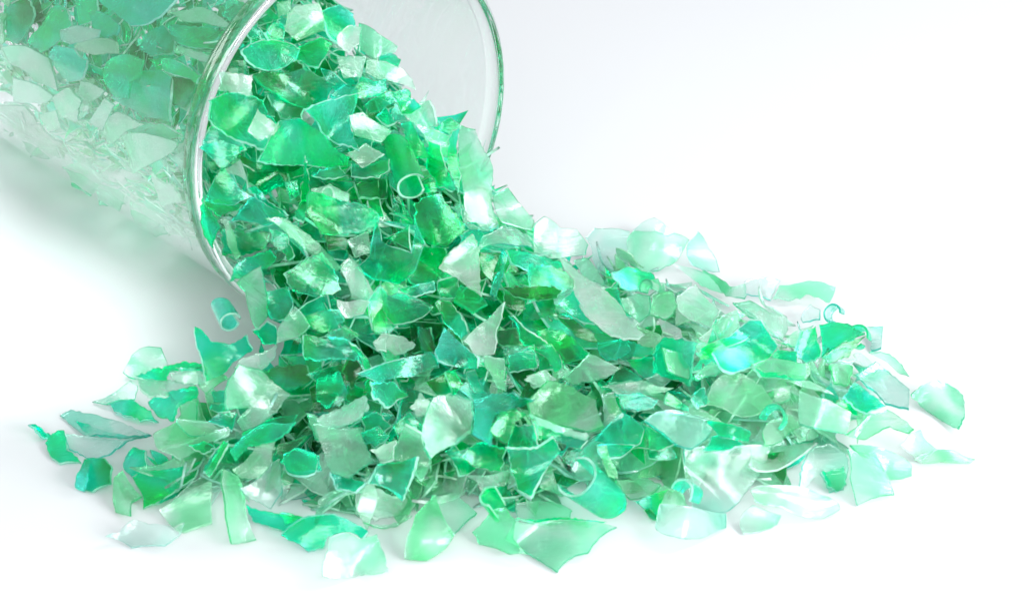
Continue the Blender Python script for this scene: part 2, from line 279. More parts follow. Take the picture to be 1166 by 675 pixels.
# ------------------------------------------------------------------ the flakes one can pick out, measured off the photograph.
# "@ x y k" gives the corner and scale the outline points below it were measured in;  each line: tint level how | outline | label ; short name
# how: j = lies against the tumbler wall, s = on the heap, f = on the table, u = standing up; low j flakes are tinted pale for the reflection veiling them
FLAKES = '''
@ 0 0 3.75
e0j|25,40 60,10 110,-20 150,60 120,130 80,190 30,160|dark emerald flake in the corner at the far upper end of the tumbler;dark flake high in the tumbler
g1j|215,50 240,20 290,45 310,110 240,190 180,225 120,180 170,120|green wedge flake pressed on the tumbler wall beside the darkest corner flake;green wedge on the tumbler wall
g0j|325,-20 400,-30 420,50 380,100 345,110|
t2j|395,-30 790,-30 690,70 640,100 560,112 500,60 440,20|large light turquoise sheet across the top of the tumbler wall;large turquoise sheet in the tumbler
c2j|260,130 330,110 430,130 420,160 300,190 270,180|small glassy grey-green flake under the large turquoise sheet in the tumbler
t1j|380,40 430,50 510,110 500,150 450,160 400,110|
y2j|320,195 400,170 500,180 505,230 400,235 330,215|pale yellowish flake over two green ones midway along the tumbler;
g1j|210,240 240,195 320,210 375,260 350,340 300,350 240,290|
g2j|440,300 480,250 540,235 615,260 600,320 560,350 550,420 490,410 450,350|curled bright green flake with a light rim pressed against the tumbler wall;curled green flake in the tumbler
g1j|560,350 600,300 690,300 740,340 730,440 730,520 640,500 560,460 480,415|large green flake with a whitish lower edge nearest the lip inside the tumbler;large white-edged flake in the tumbler
g2j|690,255 720,250 790,280 860,330 840,360 760,325 700,300|
p1j|750,200 780,200 900,240 900,270 860,265 750,225|narrow pale strip in the tumbler running to the lip;narrow pale strip by the lip
t0j|720,110 900,120 980,150 940,210 800,200 740,170|turquoise flake against the tumbler wall behind the lip;turquoise flake behind the lip
p2j|725,60 760,50 850,35 920,60 990,120 880,100 780,90|
e0j|620,150 700,110 750,160 740,230 640,240 600,210|
e0j|740,330 830,350 790,460 740,440|
p1j|60,330 130,350 230,410 200,440 60,430|
p2j|230,420 300,375 350,430 330,520 260,500|whitish squarish flake in the washed-out lower half of the tumbler;whitish square in the tumbler
p1j|320,420 350,345 450,390 370,445|
p1j|450,420 490,450 440,560 380,520|
p1j|500,480 560,500 620,530 540,560 460,620 450,540|
p2j|515,580 640,575 760,610 740,650 600,720 570,740|pale kite-shaped flake showing dimly through the lower tumbler wall near the lip;pale kite in the tumbler
p1j|10,200 120,200 210,250 250,390 150,350 60,280|
p1j|0,450 100,450 160,520 100,600 20,560|
p1j|170,490 240,470 260,540 210,560|
p1j|170,560 230,620 260,675 130,670|
g0j|520,500 700,530 780,580 690,600 530,560|
e0j|950,60 1000,20 1080,40 1060,100 1010,110|
y1j|0,60 30,60 20,180 -30,200|
@ 0 120 2.8133
p1j|200,200 280,170 330,240 290,290 230,260|
p1j|300,240 400,280 380,340 320,320|
p1j|420,300 500,330 560,400 500,420 440,380|
p1j|480,210 560,260 585,310 520,320|
p1j|60,90 130,60 200,120 160,170 90,150|
p1j|20,30 70,20 90,90 30,100|
@ 200 0 3.75
y2s|510,30 610,15 630,130 520,175 465,130 480,60|pale square flake near the top of the load just inside the mouth;pale square flake in the mouth
g1s|620,50 700,20 760,60 770,120 700,190 650,150 630,80|rounded bright green flake at the top of the load;round green flake at the top
w3s|690,160 740,110 790,120 780,190 740,225 700,195|small frosted flake lying over the rounded green one at the top of the load;small frosted flake at the top
p1u|785,100 870,150 945,200 935,225 850,250 790,210|pale pointed flake jutting out rightward at the topmost visible slope;pale jutting flake
y1s|430,20 490,5 480,60 440,80|
g1s|380,140 440,90 465,130 460,180 400,190|
t0s|300,130 350,100 400,190 330,210|
g2s|280,220 430,175 530,210 510,260 430,300 340,290|mottled green flake with crumbly edge under the pale square flake
g2s|510,270 530,200 620,160 665,190 610,290 540,260|
e2s|330,325 440,310 550,290 680,360 640,450 560,460 430,400|broad deep green flake in the middle of the tumbler mouth;broad deep green flake in the mouth
e1s|380,395 450,400 550,465 540,510 450,505|
p2s|690,240 810,240 790,330 720,335 700,280|
p2u|820,250 900,265 960,290 1010,340 1025,385 910,345 815,310|thin curved blade sticking out over the rim interior from the slope;thin blade sticking out
t3s|550,470 650,430 778,400 742,520 785,645 700,620 620,560|turquoise folded triangular flake with white edges in the mouth, right of the deep green one;turquoise triangle in the mouth
t2s|660,410 720,370 775,380 770,410 680,420|
g2s|145,430 210,400 320,410 370,430 445,540 375,640 300,610 140,510|large green flake with a light square patch leaning by the rim at mid height;large flake leaning by the rim
w3s|350,465 440,530 380,635 310,560|frosted square flake lying on the large one that leans by the rim;
g3s|350,690 380,640 440,520 530,510 640,570 740,670 730,710 560,705|bowl-shaped green flake with cloudy centre in the middle of the mouth;cloudy bowl-shaped flake
p3s|735,655 812,615 890,660 800,715|small pale diamond flake at the right of the cloudy bowl-shaped flake;small pale diamond
p3s|740,495 800,480 850,520 920,560 875,612 765,580|
w1s|190,310 320,330 315,410 185,385|whitish flake beside the rim above the large leaning one
g1s|790,330 900,340 890,410 800,420 750,400|
g0s|150,540 270,590 300,640 200,675 110,640|
t1s|620,290 680,310 730,360 680,390 640,340|
g0s|900,200 960,260 940,330 860,300|
e0s|450,220 560,300 500,380 400,330|
@ 380 0 3.75
g2s|130,450 220,400 320,385 330,430 230,450 160,480|
g1s|270,430 330,420 375,460 330,490 290,490|
p1u|310,500 410,430 440,540 380,550|clear pointed flake standing at the skyline of the slope inside the mouth;clear pointed flake on the skyline
t1u|430,545 490,505 550,540 500,580|
p2s|340,530 420,550 500,580 520,675 420,660|
e2u|585,565 610,580 638,640 610,640|
g1s|180,500 220,460 270,520 230,540|
g2s|290,530 330,520 410,675 350,675|
e0s|140,480 230,480 240,560 150,560|
@ 200 160 3.75
g1s|105,30 200,0 300,25 200,120 150,70|
g2u|205,100 325,240 250,275 128,255|green triangular flake with crumbly white edge standing just inside the lip;green triangle inside the lip
t2u|305,205 335,195 400,265 480,320 390,320|dark-edged blue-green flake rolled at its top, left of the green spike
t2s|330,240 440,300 480,330 380,365 230,350|pale turquoise wedge lying in front of the green triangle inside the lip;turquoise wedge inside the lip
g3u|553,68 572,170 565,270 545,352 500,330 532,200|thin bright green spike standing upright in the tumbler mouth;upright green spike
g2s|570,220 680,250 800,275 865,315 865,372 760,395 620,400 570,330|long green tongue-shaped flake with light outline right of the upright spike;green tongue-shaped flake
w2s|580,210 660,185 700,210 725,255 640,240|
p3u|380,335 470,335 560,400 640,470 712,545 690,557 560,470 450,375|long pale curved splinter slanting down from the foot of the upright spike;long pale splinter
g2u|400,375 480,400 508,490 480,516 420,450|
y2u|195,340 230,345 255,410 277,490 255,507 215,390|narrow flake with frayed whitish edge hanging below the turquoise wedge
g1s|120,260 290,275 270,300 180,320|
g2u|105,225 140,300 188,370 160,460 120,400|
g1s|260,530 400,470 430,500 420,520 230,600|
p3u|260,605 365,535 385,640 392,750 345,805 320,740 300,650|pale tall flake leaning over the lowest visible point of the rim;pale flake leaning over the lip
g2s|460,570 560,500 620,480 690,580 703,640 590,665 500,640|rounded green flake with creased light edge below the long pale splinter;creased flake below the splinter
t2s|385,650 480,625 500,700 480,770 410,765 390,705|squarish turquoise flake beside the pale one leaning over the lip;squarish turquoise flake
e0u|190,380 300,380 400,400 380,460 290,490 200,490|
e0s|640,400 730,420 730,470 650,470|
p1s|730,430 820,390 830,480 770,500|
w1s|700,540 740,500 820,600 860,680 760,660|
e1s|580,150 700,110 737,150 640,165|
g1u|470,180 520,170 530,230 490,260|
e0s|270,60 340,95 540,110 480,140 300,115|
e0s|770,160 900,165 900,250 780,250|
e0s|300,110 420,120 470,190 380,230 310,180|
@ 400 160 3.75
g2s|0,100 60,115 162,80 160,130 120,160 0,155|
g2s|270,265 320,240 378,228 470,350 480,385 410,455 300,440 270,350|wide translucent green flake below the tube-shaped curl;wide flake below the tube
g1s|310,455 400,460 400,540 350,600 280,625 240,590 280,520|
w3u|515,400 545,460 555,665 480,610 375,545 430,470|bright frosted triangular flake like a sail in the centre, below the tall folded panel;frosted sail-shaped flake
t3u|110,345 130,430 200,460 255,480 275,345 315,440 275,550 210,612 90,590 20,540 80,490|turquoise U-shaped flake with two horns left of the frosted sail-shaped one;turquoise two-horned flake
g1u|140,415 250,365 255,470 200,440|
c2s|545,465 560,410 640,370 720,390 775,455 700,450 620,440|clear arched flake with a thin dark edge right of the frosted sail-shaped flake;clear arched flake
t3u|640,460 665,490 650,560 620,662 590,660 612,590|thin blue-green stalk-like sliver right of the frosted sail-shaped flake;blue-green stalk sliver
p1u|605,240 670,205 780,340 770,382 640,345|pale oblong flake standing on the skyline just right of the tall folded panel;pale oblong on the skyline
e1s|550,480 640,480 600,600 560,560|
g1s|660,470 760,480 900,520 880,600 760,560 680,520|
e2s|650,630 800,620 900,640 880,675 700,670|
g1s|370,600 450,580 480,675 380,675|
w1s|0,500 60,600 80,675 0,675|
g2s|200,630 350,600 360,640 250,675|
g1s|330,0 380,20 440,180 430,220 380,200 320,120|
p3u|463,-60 530,-45 578,60 600,180 627,352 590,376 535,350 480,350 466,150|tall folded pale panel standing upright at the right edge of the load;tall folded panel
g3u|432,-40 464,-60 468,150 482,348 462,345 440,180|deep green narrow strip forming the left side of the tall folded panel;
c2s|480,350 590,376 622,350 625,375 570,390 500,380|
@ 600 220 3.75
p2u|35,130 75,100 140,150 210,155 260,220 250,262 180,270 100,278 30,250|pale folded flake with a small peak on the skyline left of the clear roll;pale peaked flake
c2u|250,190 290,150 360,150 440,165 428,260 440,325 350,360 300,320 280,240|large clear rolled flake on the crest left of the dark-outlined bowl;large clear roll on the crest
p3u|427,205 450,167 520,165 600,182 692,200 640,290 560,332 500,345 443,308 428,260|pale bowl-shaped flake outlined by a dark green left edge on the crest;dark-outlined pale bowl
c1u|450,168 545,105 665,195 600,190|clear peaked flake rising behind the pale bowl as the highest point of the right heap;clear peak behind the bowl
c2u|690,210 730,165 770,230 822,335 700,300|clear pointed flake at the right end of the crest beside the pale bowl;clear pointed flake on the crest
p2s|620,300 700,320 800,350 870,402 850,430 740,390|pale flake with a dark green upper edge right of the pale bowl
w3s|128,262 190,310 310,400 410,500 502,605 480,622 350,600 250,520 200,370|long whitish sliver slanting down right across the middle of the heap;long whitish sliver
g2s|130,470 200,410 240,480 290,560 200,530|
e1s|0,290 90,310 190,350 200,410 100,440 0,470|
p2s|400,450 470,430 522,440 520,520 480,552 410,500|
p2u|490,375 560,365 590,425 570,435 545,395 505,400|
y2s|540,440 620,420 640,480 590,540 530,520|yellow-green flake between the long whitish sliver and the milky flat one;yellow-green flake
w2s|640,440 720,390 825,500 780,572 700,540 650,500|milky flat flake with creases on the upper right part of the heap;milky creased flake
p2s|790,570 900,520 910,600 820,640|
g1s|320,420 380,380 400,470 450,540 380,500|
p1s|200,290 260,280 330,390 250,370|
e1s|150,540 260,580 300,640 200,600|
g0s|360,340 430,320 540,350 560,400 400,400|
@ 200 320 3.75
g2s|80,195 105,205 150,260 230,270 300,230 330,290 240,350 180,420 130,440 110,330|green flake with a raised thin tip left of the pale flake leaning over the lip;green flake with raised tip
g1s|330,210 390,170 425,190 430,270 380,270|
w1s|290,330 430,270 425,320 370,378 250,370|white frosted flake under the green one that has a raised tip
p3s|225,420 270,355 350,375 400,420 490,482 430,560 310,540 215,548|large pale frosted flake lying in front of the raised-tip flake;large pale frosted flake
e2s|350,390 430,370 560,360 580,420 480,465 400,430|dark green blade-like flake right of the large pale frosted flake;dark blade-like flake
p3u|510,110 572,190 520,240 435,262 440,200|pale-tipped triangular flake right of the squarish turquoise one;pale-tipped triangle
g2s|550,150 700,115 720,170 630,220 570,190|
g3s|545,230 640,250 750,265 805,340 680,330 550,330|
g2s|620,240 720,190 782,230 700,270|
e0s|560,400 800,350 830,400 800,430 600,430|
w2s|690,80 740,90 830,90 800,140 730,160|
w3s|600,590 810,490 822,540 700,620 625,622|white oblong flake in the lower middle pointing up to the right;white oblong flake
g2s|600,430 700,390 722,450 650,540 600,500|
t3u|720,440 737,480 700,535 670,540|small turquoise pointed sliver above the white oblong flake;small turquoise sliver
g2s|280,650 400,590 520,570 480,640 360,675 300,690|
p2s|260,600 330,540 440,560 380,600 290,640|
w2s|0,385 110,390 125,440 0,430|
g2s|0,370 60,372 122,362 130,395 20,385|
g3u|740,260 770,275 810,320 838,390 810,385 790,320|
w3s|845,270 900,240 900,300 860,297|
y1s|100,450 200,400 220,420 130,480|
p1s|0,590 120,600 200,650 60,660|
t1s|210,540 260,570 240,640 140,600|
g2u|820,90 870,20 900,50 900,200 840,210|
p2s|560,565 580,570 650,620 800,625 800,675 600,675|pale sheet flake below the white oblong one;
@ 400 320 3.75
g2s|60,130 130,40 160,110 200,180 170,220 100,222|
g3s|128,80 200,50 350,110 290,160 185,187 150,140|green flake with a broad white lower edge left of the shark-tooth flake;white-bordered green flake
w3s|93,265 130,225 210,235 272,270 185,317|white lens-shaped flake with a green spot in the centre of the heap;white lens-shaped flake
t3s|22,395 90,370 180,340 340,303 372,370 260,410 110,432|long turquoise leaf-shaped flake with crumbly edge below the white lens-shaped one;turquoise leaf-shaped flake
e2u|285,195 340,200 360,300 300,295|
t3u|358,300 395,200 470,270 545,330 540,370 460,365 370,340|turquoise wing-shaped flake tinged blue left of the shark-tooth flake;turquoise wing-shaped flake
w4u|480,255 560,180 610,135 655,90 618,220 610,310 520,312|white curved flake shaped like a shark tooth at the centre of the heap;shark-tooth flake
e1s|620,190 700,200 745,280 640,275|vivid dark green patch of flake right of the shark-tooth flake;vivid green flake
g3u|675,150 695,150 740,200 860,280 900,370 870,390 790,300 720,250|L-shaped green flake with light crumbly edge right of the shark tooth;L-shaped green flake
g2s|670,330 780,270 792,370 670,392|
g2s|790,220 830,205 900,210 960,260 870,300|
p3u|570,320 655,335 662,470 620,450 575,370|
e1s|320,430 400,390 430,480 380,500|dark olive-green flake right of the turquoise leaf-shaped one
e2u|490,390 530,380 572,480 520,472|
g2u|400,390 440,380 480,440 440,492|
g3s|80,430 180,430 242,490 160,540 90,490|
w3u|250,540 292,475 352,520 350,570 280,580|
g2u|440,90 470,20 540,40 580,100 520,137|
g2u|360,95 385,80 430,95 500,220 470,250 400,180|
t3s|525,510 600,480 690,475 782,508 690,540 620,560 590,640 600,700 520,650|large turquoise-green rounded flake in front of the shark-tooth one;large rounded turquoise flake
g3u|590,640 640,560 690,545 745,570 700,600 660,690|
e1s|650,45 740,90 730,130 660,110|
w2s|740,420 830,380 875,420 800,450|
g2s|40,590 110,560 170,620 130,675 60,650|
t3s|180,620 250,560 310,620 280,675 200,675|
g1u|0,270 60,320 100,390 60,400|
w2s|-20,540 60,500 45,580 -10,610|
t2s|20,660 110,620 160,675 40,690|
e0s|200,270 300,240 340,300 230,320|
e0s|700,60 860,60 880,150 740,170|
e0s|0,300 60,400 0,460 -40,380|
@ 600 340 3.75
g2s|45,140 100,125 190,165 268,242 150,277 110,210|oval green flake with light edge below the long whitish sliver;oval green flake
p3s|150,340 265,240 340,270 398,300 330,342 210,367|
e2s|350,360 400,278 500,355|
p2s|320,375 400,365 500,350 625,380 560,402 380,402|
t2s|380,410 480,400 560,430 540,470 410,472|
t2s|300,190 420,170 442,220 400,250 340,265 310,230|
e1s|430,180 560,210 540,240 430,240|
g3s|555,205 600,165 730,190 710,260 697,372 590,335 545,320|notched green flake with a dark outline and pale inside in the right middle;notched dark-outlined flake
p4s|575,210 640,230 692,290 692,345 600,310|pale flake resting inside the notched dark-outlined one;
y3s|5,440 90,350 200,380 290,430 327,545 250,567 120,542 10,490|large smooth yellowish-green bowl flake at the front centre of the heap;large yellowish bowl flake
c3s|320,410 370,400 412,500 330,542|bluish clear flake touching the right of the large yellowish bowl flake
w4s|10,492 110,540 265,588 252,605 60,545|thin white edge-on sliver along the bottom of the large yellowish bowl flake;thin edge-on sliver
g2s|20,520 130,560 260,605 230,640 100,590 30,600|
g2s|400,500 540,560 640,620 560,650 420,640|
t2s|290,610 410,490 500,560 480,620 380,640|
c3s|500,522 560,485 700,498 802,530 772,590 700,642 600,592|clear aqua flake with rounded lower edge at the right front;rounded clear aqua flake
g2s|720,230 820,190 960,170 900,210 740,262|
p2s|710,330 790,270 842,300 800,330 730,350|
g2s|600,400 690,460 690,482 590,450|
e1s|130,80 200,90 290,150 220,150|
g2s|700,430 760,380 780,440 730,470|
w2s|0,330 60,310 92,350 30,382|
g1s|0,200 50,220 110,210 155,305 60,310|
g0s|420,260 540,250 560,320 500,340|
e0s|500,600 620,640 640,680 520,680|
@ 800 300 3.75
c1s|180,80 240,60 330,75 290,158 180,132|clear rounded flake on the far right skyline beside the pale oblong one
p2s|330,95 420,82 510,80 567,100 540,167 440,132 335,150 300,150|pale oblong flake with a dark lower line highest on the far right slope;pale oblong on the far right
g3s|40,385 120,310 200,240 250,240 320,350 250,430 140,467 70,440|big bright green flake bent like a shell on the right of the heap;big green shell-like flake
g3s|-10,365 200,308 185,325 20,388|narrow green flake with a light edge lying on the big shell-like one;
g2u|395,370 420,290 482,270 500,350 502,400 440,422 400,400|
g3s|500,265 620,260 692,300 590,350 510,400|bright green flake inside the thin ring-shaped loop at right;bright flake by the loop
e3s|510,402 600,340 700,308 622,400 540,430|deep green folded flake at the foot of the thin ring-shaped loop;folded flake at the loop
p2s|340,340 400,290 472,265 400,362|
c2u|420,235 460,175 502,200 500,240 430,252|
p3s|208,432 300,405 440,430 442,492 350,470 250,470|
g3s|208,438 260,468 350,470 442,480 440,496 340,492 250,486|thin dark green strip bordering a pale flake below the big shell-like one
c1s|700,270 770,270 762,362 720,372|
p2s|710,380 800,388 850,430 882,482 840,470 780,415|thin pale curved strip pointing away at the right edge of the heap;thin curved strip at right
c2s|655,475 740,420 882,540 880,622 780,600 700,525|large clear bluish flake at the right edge, touching the vivid turquoise one;large clear bluish flake
t3s|600,570 650,508 782,608 700,642 650,620|vivid turquoise four-sided flake near the right edge of the heap;vivid turquoise flake
g2s|540,622 600,580 650,600 660,652|
p1s|130,170 200,160 300,230 280,280 200,230|
g1s|320,370 400,380 400,422 250,400|
y2s|540,435 640,440 620,520 560,512|
p2s|0,30 120,100 180,90 180,150 100,140|
p1s|60,250 150,200 190,220 90,330|
w1s|180,190 360,230 340,330 250,240|
p1s|350,500 450,500 560,560 430,530|
y2s|20,600 30,550 80,480 170,472 250,520 302,590 240,642 130,642|large smooth pale green rounded flake right of centre, beside the curled loop;large smooth rounded flake
y2s|300,530 380,520 372,580 310,592|
@ 880 400 3.75
p1f|590,185 640,145 690,125 812,190 792,332 700,280|lone pale flake lying apart at the far right of the table;lone flake at far right
w1f|545,400 630,335 700,420 625,467|
y2f|605,462 655,435 700,420 780,425 862,462 842,476 720,468 650,476|rightmost greenish flake with a long thin tail lying on the table;rightmost tailed flake
y2s|310,357 400,270 490,250 602,332 580,350 500,320 390,377|arched pale flake with a dashed dark edge near the right edge;arched dashed-edge flake
p1f|330,400 480,420 590,480 592,530 500,547 420,470|
p2f|320,420 430,430 500,560 517,612 360,657 330,540|pale four-sided flake lying flat at the lower right edge;flat pale flake at lower right
c3f|120,600 130,480 180,410 240,395 310,440 322,500 300,590 240,602 200,520|clear arch-shaped flake standing at the right front of the heap;clear arch-shaped flake
t2f|210,510 300,490 312,570 270,600 240,582|
g2f|0,405 90,345 190,343 160,420 50,422|
t3f|-20,430 150,415 110,480 30,517 -20,510|
p3s|115,170 240,210 332,260 312,352 200,332 115,312|pale squarish flake right of the thin curled loop at the right front
@ 740 440 3.75
t3s|240,150 310,155 400,180 432,197 420,232 300,215|
t2f|218,280 260,215 350,210 402,250 340,272|
c2f|145,270 330,262 520,252 490,330 470,370 400,460 330,532 180,512 155,400|large nearly colourless sheet flake standing at the right front edge;large colourless sheet
t3f|255,290 315,285 300,330 280,382 250,380|
g4f|408,335 435,265 477,270 462,340 420,377|
c4f|25,602 45,503 180,515 322,540 322,602 210,647 50,625|clear aqua flake lying frontmost below the colourless sheet;frontmost clear aqua flake
y3f|430,440 470,425 600,425 720,460 805,500 812,522 740,560 680,560 560,510 450,490|long green-edged oblong flake at the lower right front;long oblong at lower right
p2f|385,590 400,540 440,505 560,550 542,590 400,627|pale pointed oval flake under the long oblong one at the lower right
e4f|10,340 35,290 80,250 137,262 132,350 72,400 15,382|small dark green bubbly chunk at the front right of the heap;dark bubbly chunk
y3f|0,450 60,422 130,445 157,510 60,512 10,540|
e3f|0,520 20,545 40,572 0,560 -20,530|
g2s|0,180 60,200 135,252 35,270 0,277|
y3f|480,195 520,145 600,118 642,170 560,232 490,252|yellow-green round flake inside the thin curled loop;
@ 20 380 3.75
t3f|48,388 72,388 120,428 172,430 160,447 110,447|thin curling sprout-like sliver at the far left tip of the heap;sprout-like sliver at far left
g1f|120,470 150,430 200,415 210,500 272,552 180,555 140,522|
c3f|183,352 230,325 330,345 450,380 572,433 430,442 300,440 240,400|pale turquoise leaf-like flake at the left with a darker fold;turquoise-folded leaf at left
t4f|250,375 300,385 380,420 570,432 430,446 310,436|
c1f|200,430 320,440 500,445 400,512 300,532 220,492|clear lower half of the leaf-like flake at the left, lying on the table
p2s|450,165 490,90 560,55 612,60 642,132 600,192 500,192|round-topped green flake at the top left of the small left-hand heap;round-topped flake at left
g3s|500,185 590,150 640,140 790,130 800,152 650,162 640,202|
p2f|322,292 400,262 480,200 512,222 500,282 380,302|pale tapering flake pointing left below the round-topped one;pale tapering flake
g2f|380,292 500,290 570,330 602,377 500,362 430,337|
w3s|510,190 640,200 760,220 680,250 640,270 560,270|frosted half-rolled flake in the left-hand heap with a bright streak
g2s|560,295 680,245 765,230 765,270 690,300 662,372 600,352|
y2f|690,290 765,280 765,372 700,362|
g3f|455,555 500,485 550,500 562,577 490,612 460,582|dark-centred green flake with serrated top near the left front;serrated green flake
g3f|565,500 640,530 662,572 590,567|
e3f|290,537 330,530 372,532 405,575 400,640 322,675 288,670|thick emerald chunk lying separately at the left front;emerald chunk at left
t3f|253,612 285,540 312,537 290,672 250,652|blue-green side face flake against the emerald chunk at the left
y2f|580,430 700,365 802,420 660,482 602,492|
g2s|720,470 800,460 842,490 800,512|
p3f|610,500 760,450 900,400 902,430 760,502 700,542|
e1s|830,250 890,240 892,290 840,292|
w3s|650,172 760,165 770,212 660,202|
g2s|830,300 900,290 902,332 820,322|
g4s|800,590 880,460 902,470 822,612|
@ 110 480 3.75
g3f|155,240 200,210 345,200 452,170 420,240 330,302 250,352 200,372 185,290|green flake with a cut corner at the left front of the heap;green flake with cut corner
e4f|300,312 430,250 540,200 500,242 380,292 260,352|
y2f|270,372 380,302 492,255 490,432 370,472 310,432|pale green square flake lying flat at the left front edge;pale green square at left front
c2f|38,490 100,475 155,420 220,440 330,452 372,430 350,490 290,530 150,537|clear crescent-shaped flake frontmost at the left, lying alone;clear crescent at left front
y1f|75,240 110,210 160,290 192,320 150,342 145,402 85,387|
e2f|80,250 120,285 182,322 150,347 100,292|
y3f|540,202 600,230 632,370 682,502 575,520 550,400 535,282|narrow upright strip flake reaching down to the table at the left front;narrow strip at left front
g3s|570,130 640,60 740,10 850,0 780,70 660,100 590,162|
y4s|580,202 680,105 760,85 747,170 690,242 620,242|
e2s|750,150 770,100 900,60 830,120 760,192|
c3s|610,282 700,230 780,160 792,300 742,372 650,322|
t3s|800,142 850,115 940,145 930,222 820,222|
g2f|640,352 720,380 882,420 800,472 680,432|
t4f|455,217 530,100 562,80 490,202|
@ 320 480 3.75
t3f|0,482 90,410 230,395 372,470 345,502 280,470 200,490 180,540 120,554 30,502|large mottled turquoise flake lying at the front left of centre;mottled turquoise flake
p4f|178,657 195,560 215,490 270,473 340,500 410,480 440,560 455,637 330,652|pale trapezoid flake lying frontmost left of centre;pale trapezoid at the front
y3f|530,585 545,480 575,400 660,310 740,480 700,540 620,592|large pale green oval flake at the front with a dark curved edge;large oval flake at the front
p4f|645,315 740,300 835,390 730,492 700,420|pale bent lobe beside the large oval flake at the front;
w4f|318,250 360,270 470,320 572,345 542,410 400,422 320,387|clear pointed triangular flake with bluish sheen behind the front trapezoid;clear bluish-sheen triangle
e3s|415,182 585,150 555,250 520,337 370,262|dark green four-sided flake with sharp bright edges at the front centre;dark sharp-edged flake
p3s|140,10 200,25 330,30 392,170 290,242 215,217|tall pale panel flake at the front left of centre, left of the dark sharp-edged one;tall pale panel at front
g2f|222,290 322,290 312,352 240,357|
t2f|210,217 300,230 362,260 320,302 240,290|
w3s|380,120 490,80 482,160 430,182|
t2s|350,60 420,20 462,60 400,112|
p3s|465,150 530,10 602,50 622,150 642,170 600,252 560,180|
p3s|645,-100 735,-112 815,-90 812,52 745,102 640,157 600,60|frosted pale block-like flake in the front centre of the heap;frosted pale block
g1f|700,130 742,100 832,200 760,232|
g1f|610,270 650,152 702,140 670,262|
t3s|0,172 60,115 160,150 172,212 60,212|
c3f|50,272 200,215 182,290 40,332|
g2f|90,330 150,338 240,370 160,382|
g2f|-5,387 100,410 20,442|
y1f|350,430 560,400 480,450 400,452|
t3f|770,160 880,205 872,222 780,187|
@ 520 480 3.75
g3u|210,110 340,112 410,65 442,120 385,200 320,322 260,292 230,202|upright green flake with a frayed white edge left of the big front curl;frayed flake by the big curl
g2s|20,150 100,90 210,120 190,212 80,192|
g3f|112,262 125,232 155,235 200,250 252,340 262,382 190,362 150,380|
p3f|250,352 400,342 492,380 480,412 260,412|
p4f|210,500 250,425 350,432 630,435 682,450 560,560 430,642 300,560|broad pale diamond flake lying frontmost at the centre;broad pale diamond at front
p3f|68,470 150,378 210,370 250,420 238,500 302,567 230,565 100,522|pale rounded flake at the front touching the broad pale diamond;
g4f|250,415 440,408 640,425 560,452 400,452|
t2s|600,100 760,100 700,152 620,152|
t3f|690,152 835,157 790,197 700,212|
y4u|600,112 640,102 660,170 685,240 650,232|
y2f|680,250 760,250 872,272 800,322 740,332|
g3f|755,337 900,290 862,417|green-outlined triangular flake at the front right of the big curl;
g2s|240,20 330,10 352,102 220,107|
'''
# rolled pieces: x y (centre of the open end), x y (other end), radius in pixels, arc in degrees, start angle, tint, how, label ; short name
ROLLS = '''
469 213 448 155 17 300 40 g3u|tube-shaped green curl with its open end facing out of the mouth;tube-shaped curl
262 367 250 345 12 330 10 g2s|small tube curl lying outside the tumbler under its lip;small tube curl under the lip
657 541 698 574 25 262 -126 g4f|big green cone-like curl at the front centre with a bright rim;big front curl
975 383 982 388 14 320 20 g4s|thin green ring-shaped loop at the right of the heap;thin ring-shaped loop
878 476 884 479 17 230 -20 g4f|thin curled loop open at the bottom near the right front;thin curled loop at right front
947 357 955 360 11 260 30 c3s|small clear ring-like curl on the far right slope;small clear curl
558 565 575 590 13 200 100 g3f|small green curl with a dark outer edge in front of centre;small dark-edged curl
372 222 392 228 10 200 0 w3u|short frosted half-tube behind the upright green spike;
775 560 790 566 16 200 -10 g3f|thin half-loop flake with clear inside near the dark bubbly chunk;
735 327 745 331 9 230 10 p3s|tiny pale curl between the pale bowl and the yellow-green flake;
'''

# ------------------------------------------------------------------ table
def grid_sheet(x0, x1, y0, y1, nx, ny, z=0.0):
    V = [((x0 + (x1 - x0) * i / nx) * CM, (y0 + (y1 - y0) * j / ny) * CM, z) for j in range(ny + 1) for i in range(nx + 1)]
    F = [(j * (nx + 1) + i, j * (nx + 1) + i + 1, (j + 1) * (nx + 1) + i + 1, (j + 1) * (nx + 1) + i) for j in range(ny) for i in range(nx)]
    return V, F
V, F = grid_sheet(-150, 150, -120, 160, 6, 6)
o = link(bpy.data.objects.new('tabletop', mesh_from('tabletop', V, F, mats=[TABLE]))); o['kind'] = 'structure'
o['label'] = 'seamless white table surface under the flakes'

# ------------------------------------------------------------------ tumbler, lying on its side
LT = 15.0
def lathe(name, prof, mat, parent, n=200, closed=True):
    """prof: (distance along the axis from the mouth, radius) in cm; local x = axis"""
    V = []; F = []
    k = len(prof)
    for i in range(n):
        a = 2 * math.pi * i / n
        for s, r in prof:
            w = 1.0 + 0.0018 * math.sin(3 * a + 1) * (r > 0.1)
            V.append((s * CM, r * w * math.cos(a) * CM, r * w * math.sin(a) * CM))
    for i in range(n):
        j = (i + 1) % n
        for q in range(k if closed else k - 1):
            p = (q + 1) % k
            F.append((j * k + q, j * k + p, i * k + p, i * k + q))
    me = mesh_from(name, V, F, smooth=[True] * len(F), mats=[mat])
    import bmesh
    b = bmesh.new(); b.from_mesh(me); bmesh.ops.remove_doubles(b, verts=b.verts, dist=1e-6)
    b.to_mesh(me); b.free()
    for p in me.polygons: p.use_smooth = True
    return link(bpy.data.objects.new(name, me), parent)
RO, RI = 4.02, 3.82
tum = link(bpy.data.objects.new('glass_tumbler', None))
tum.location = Vector((MC[0], MC[1], MC[2])) * CM
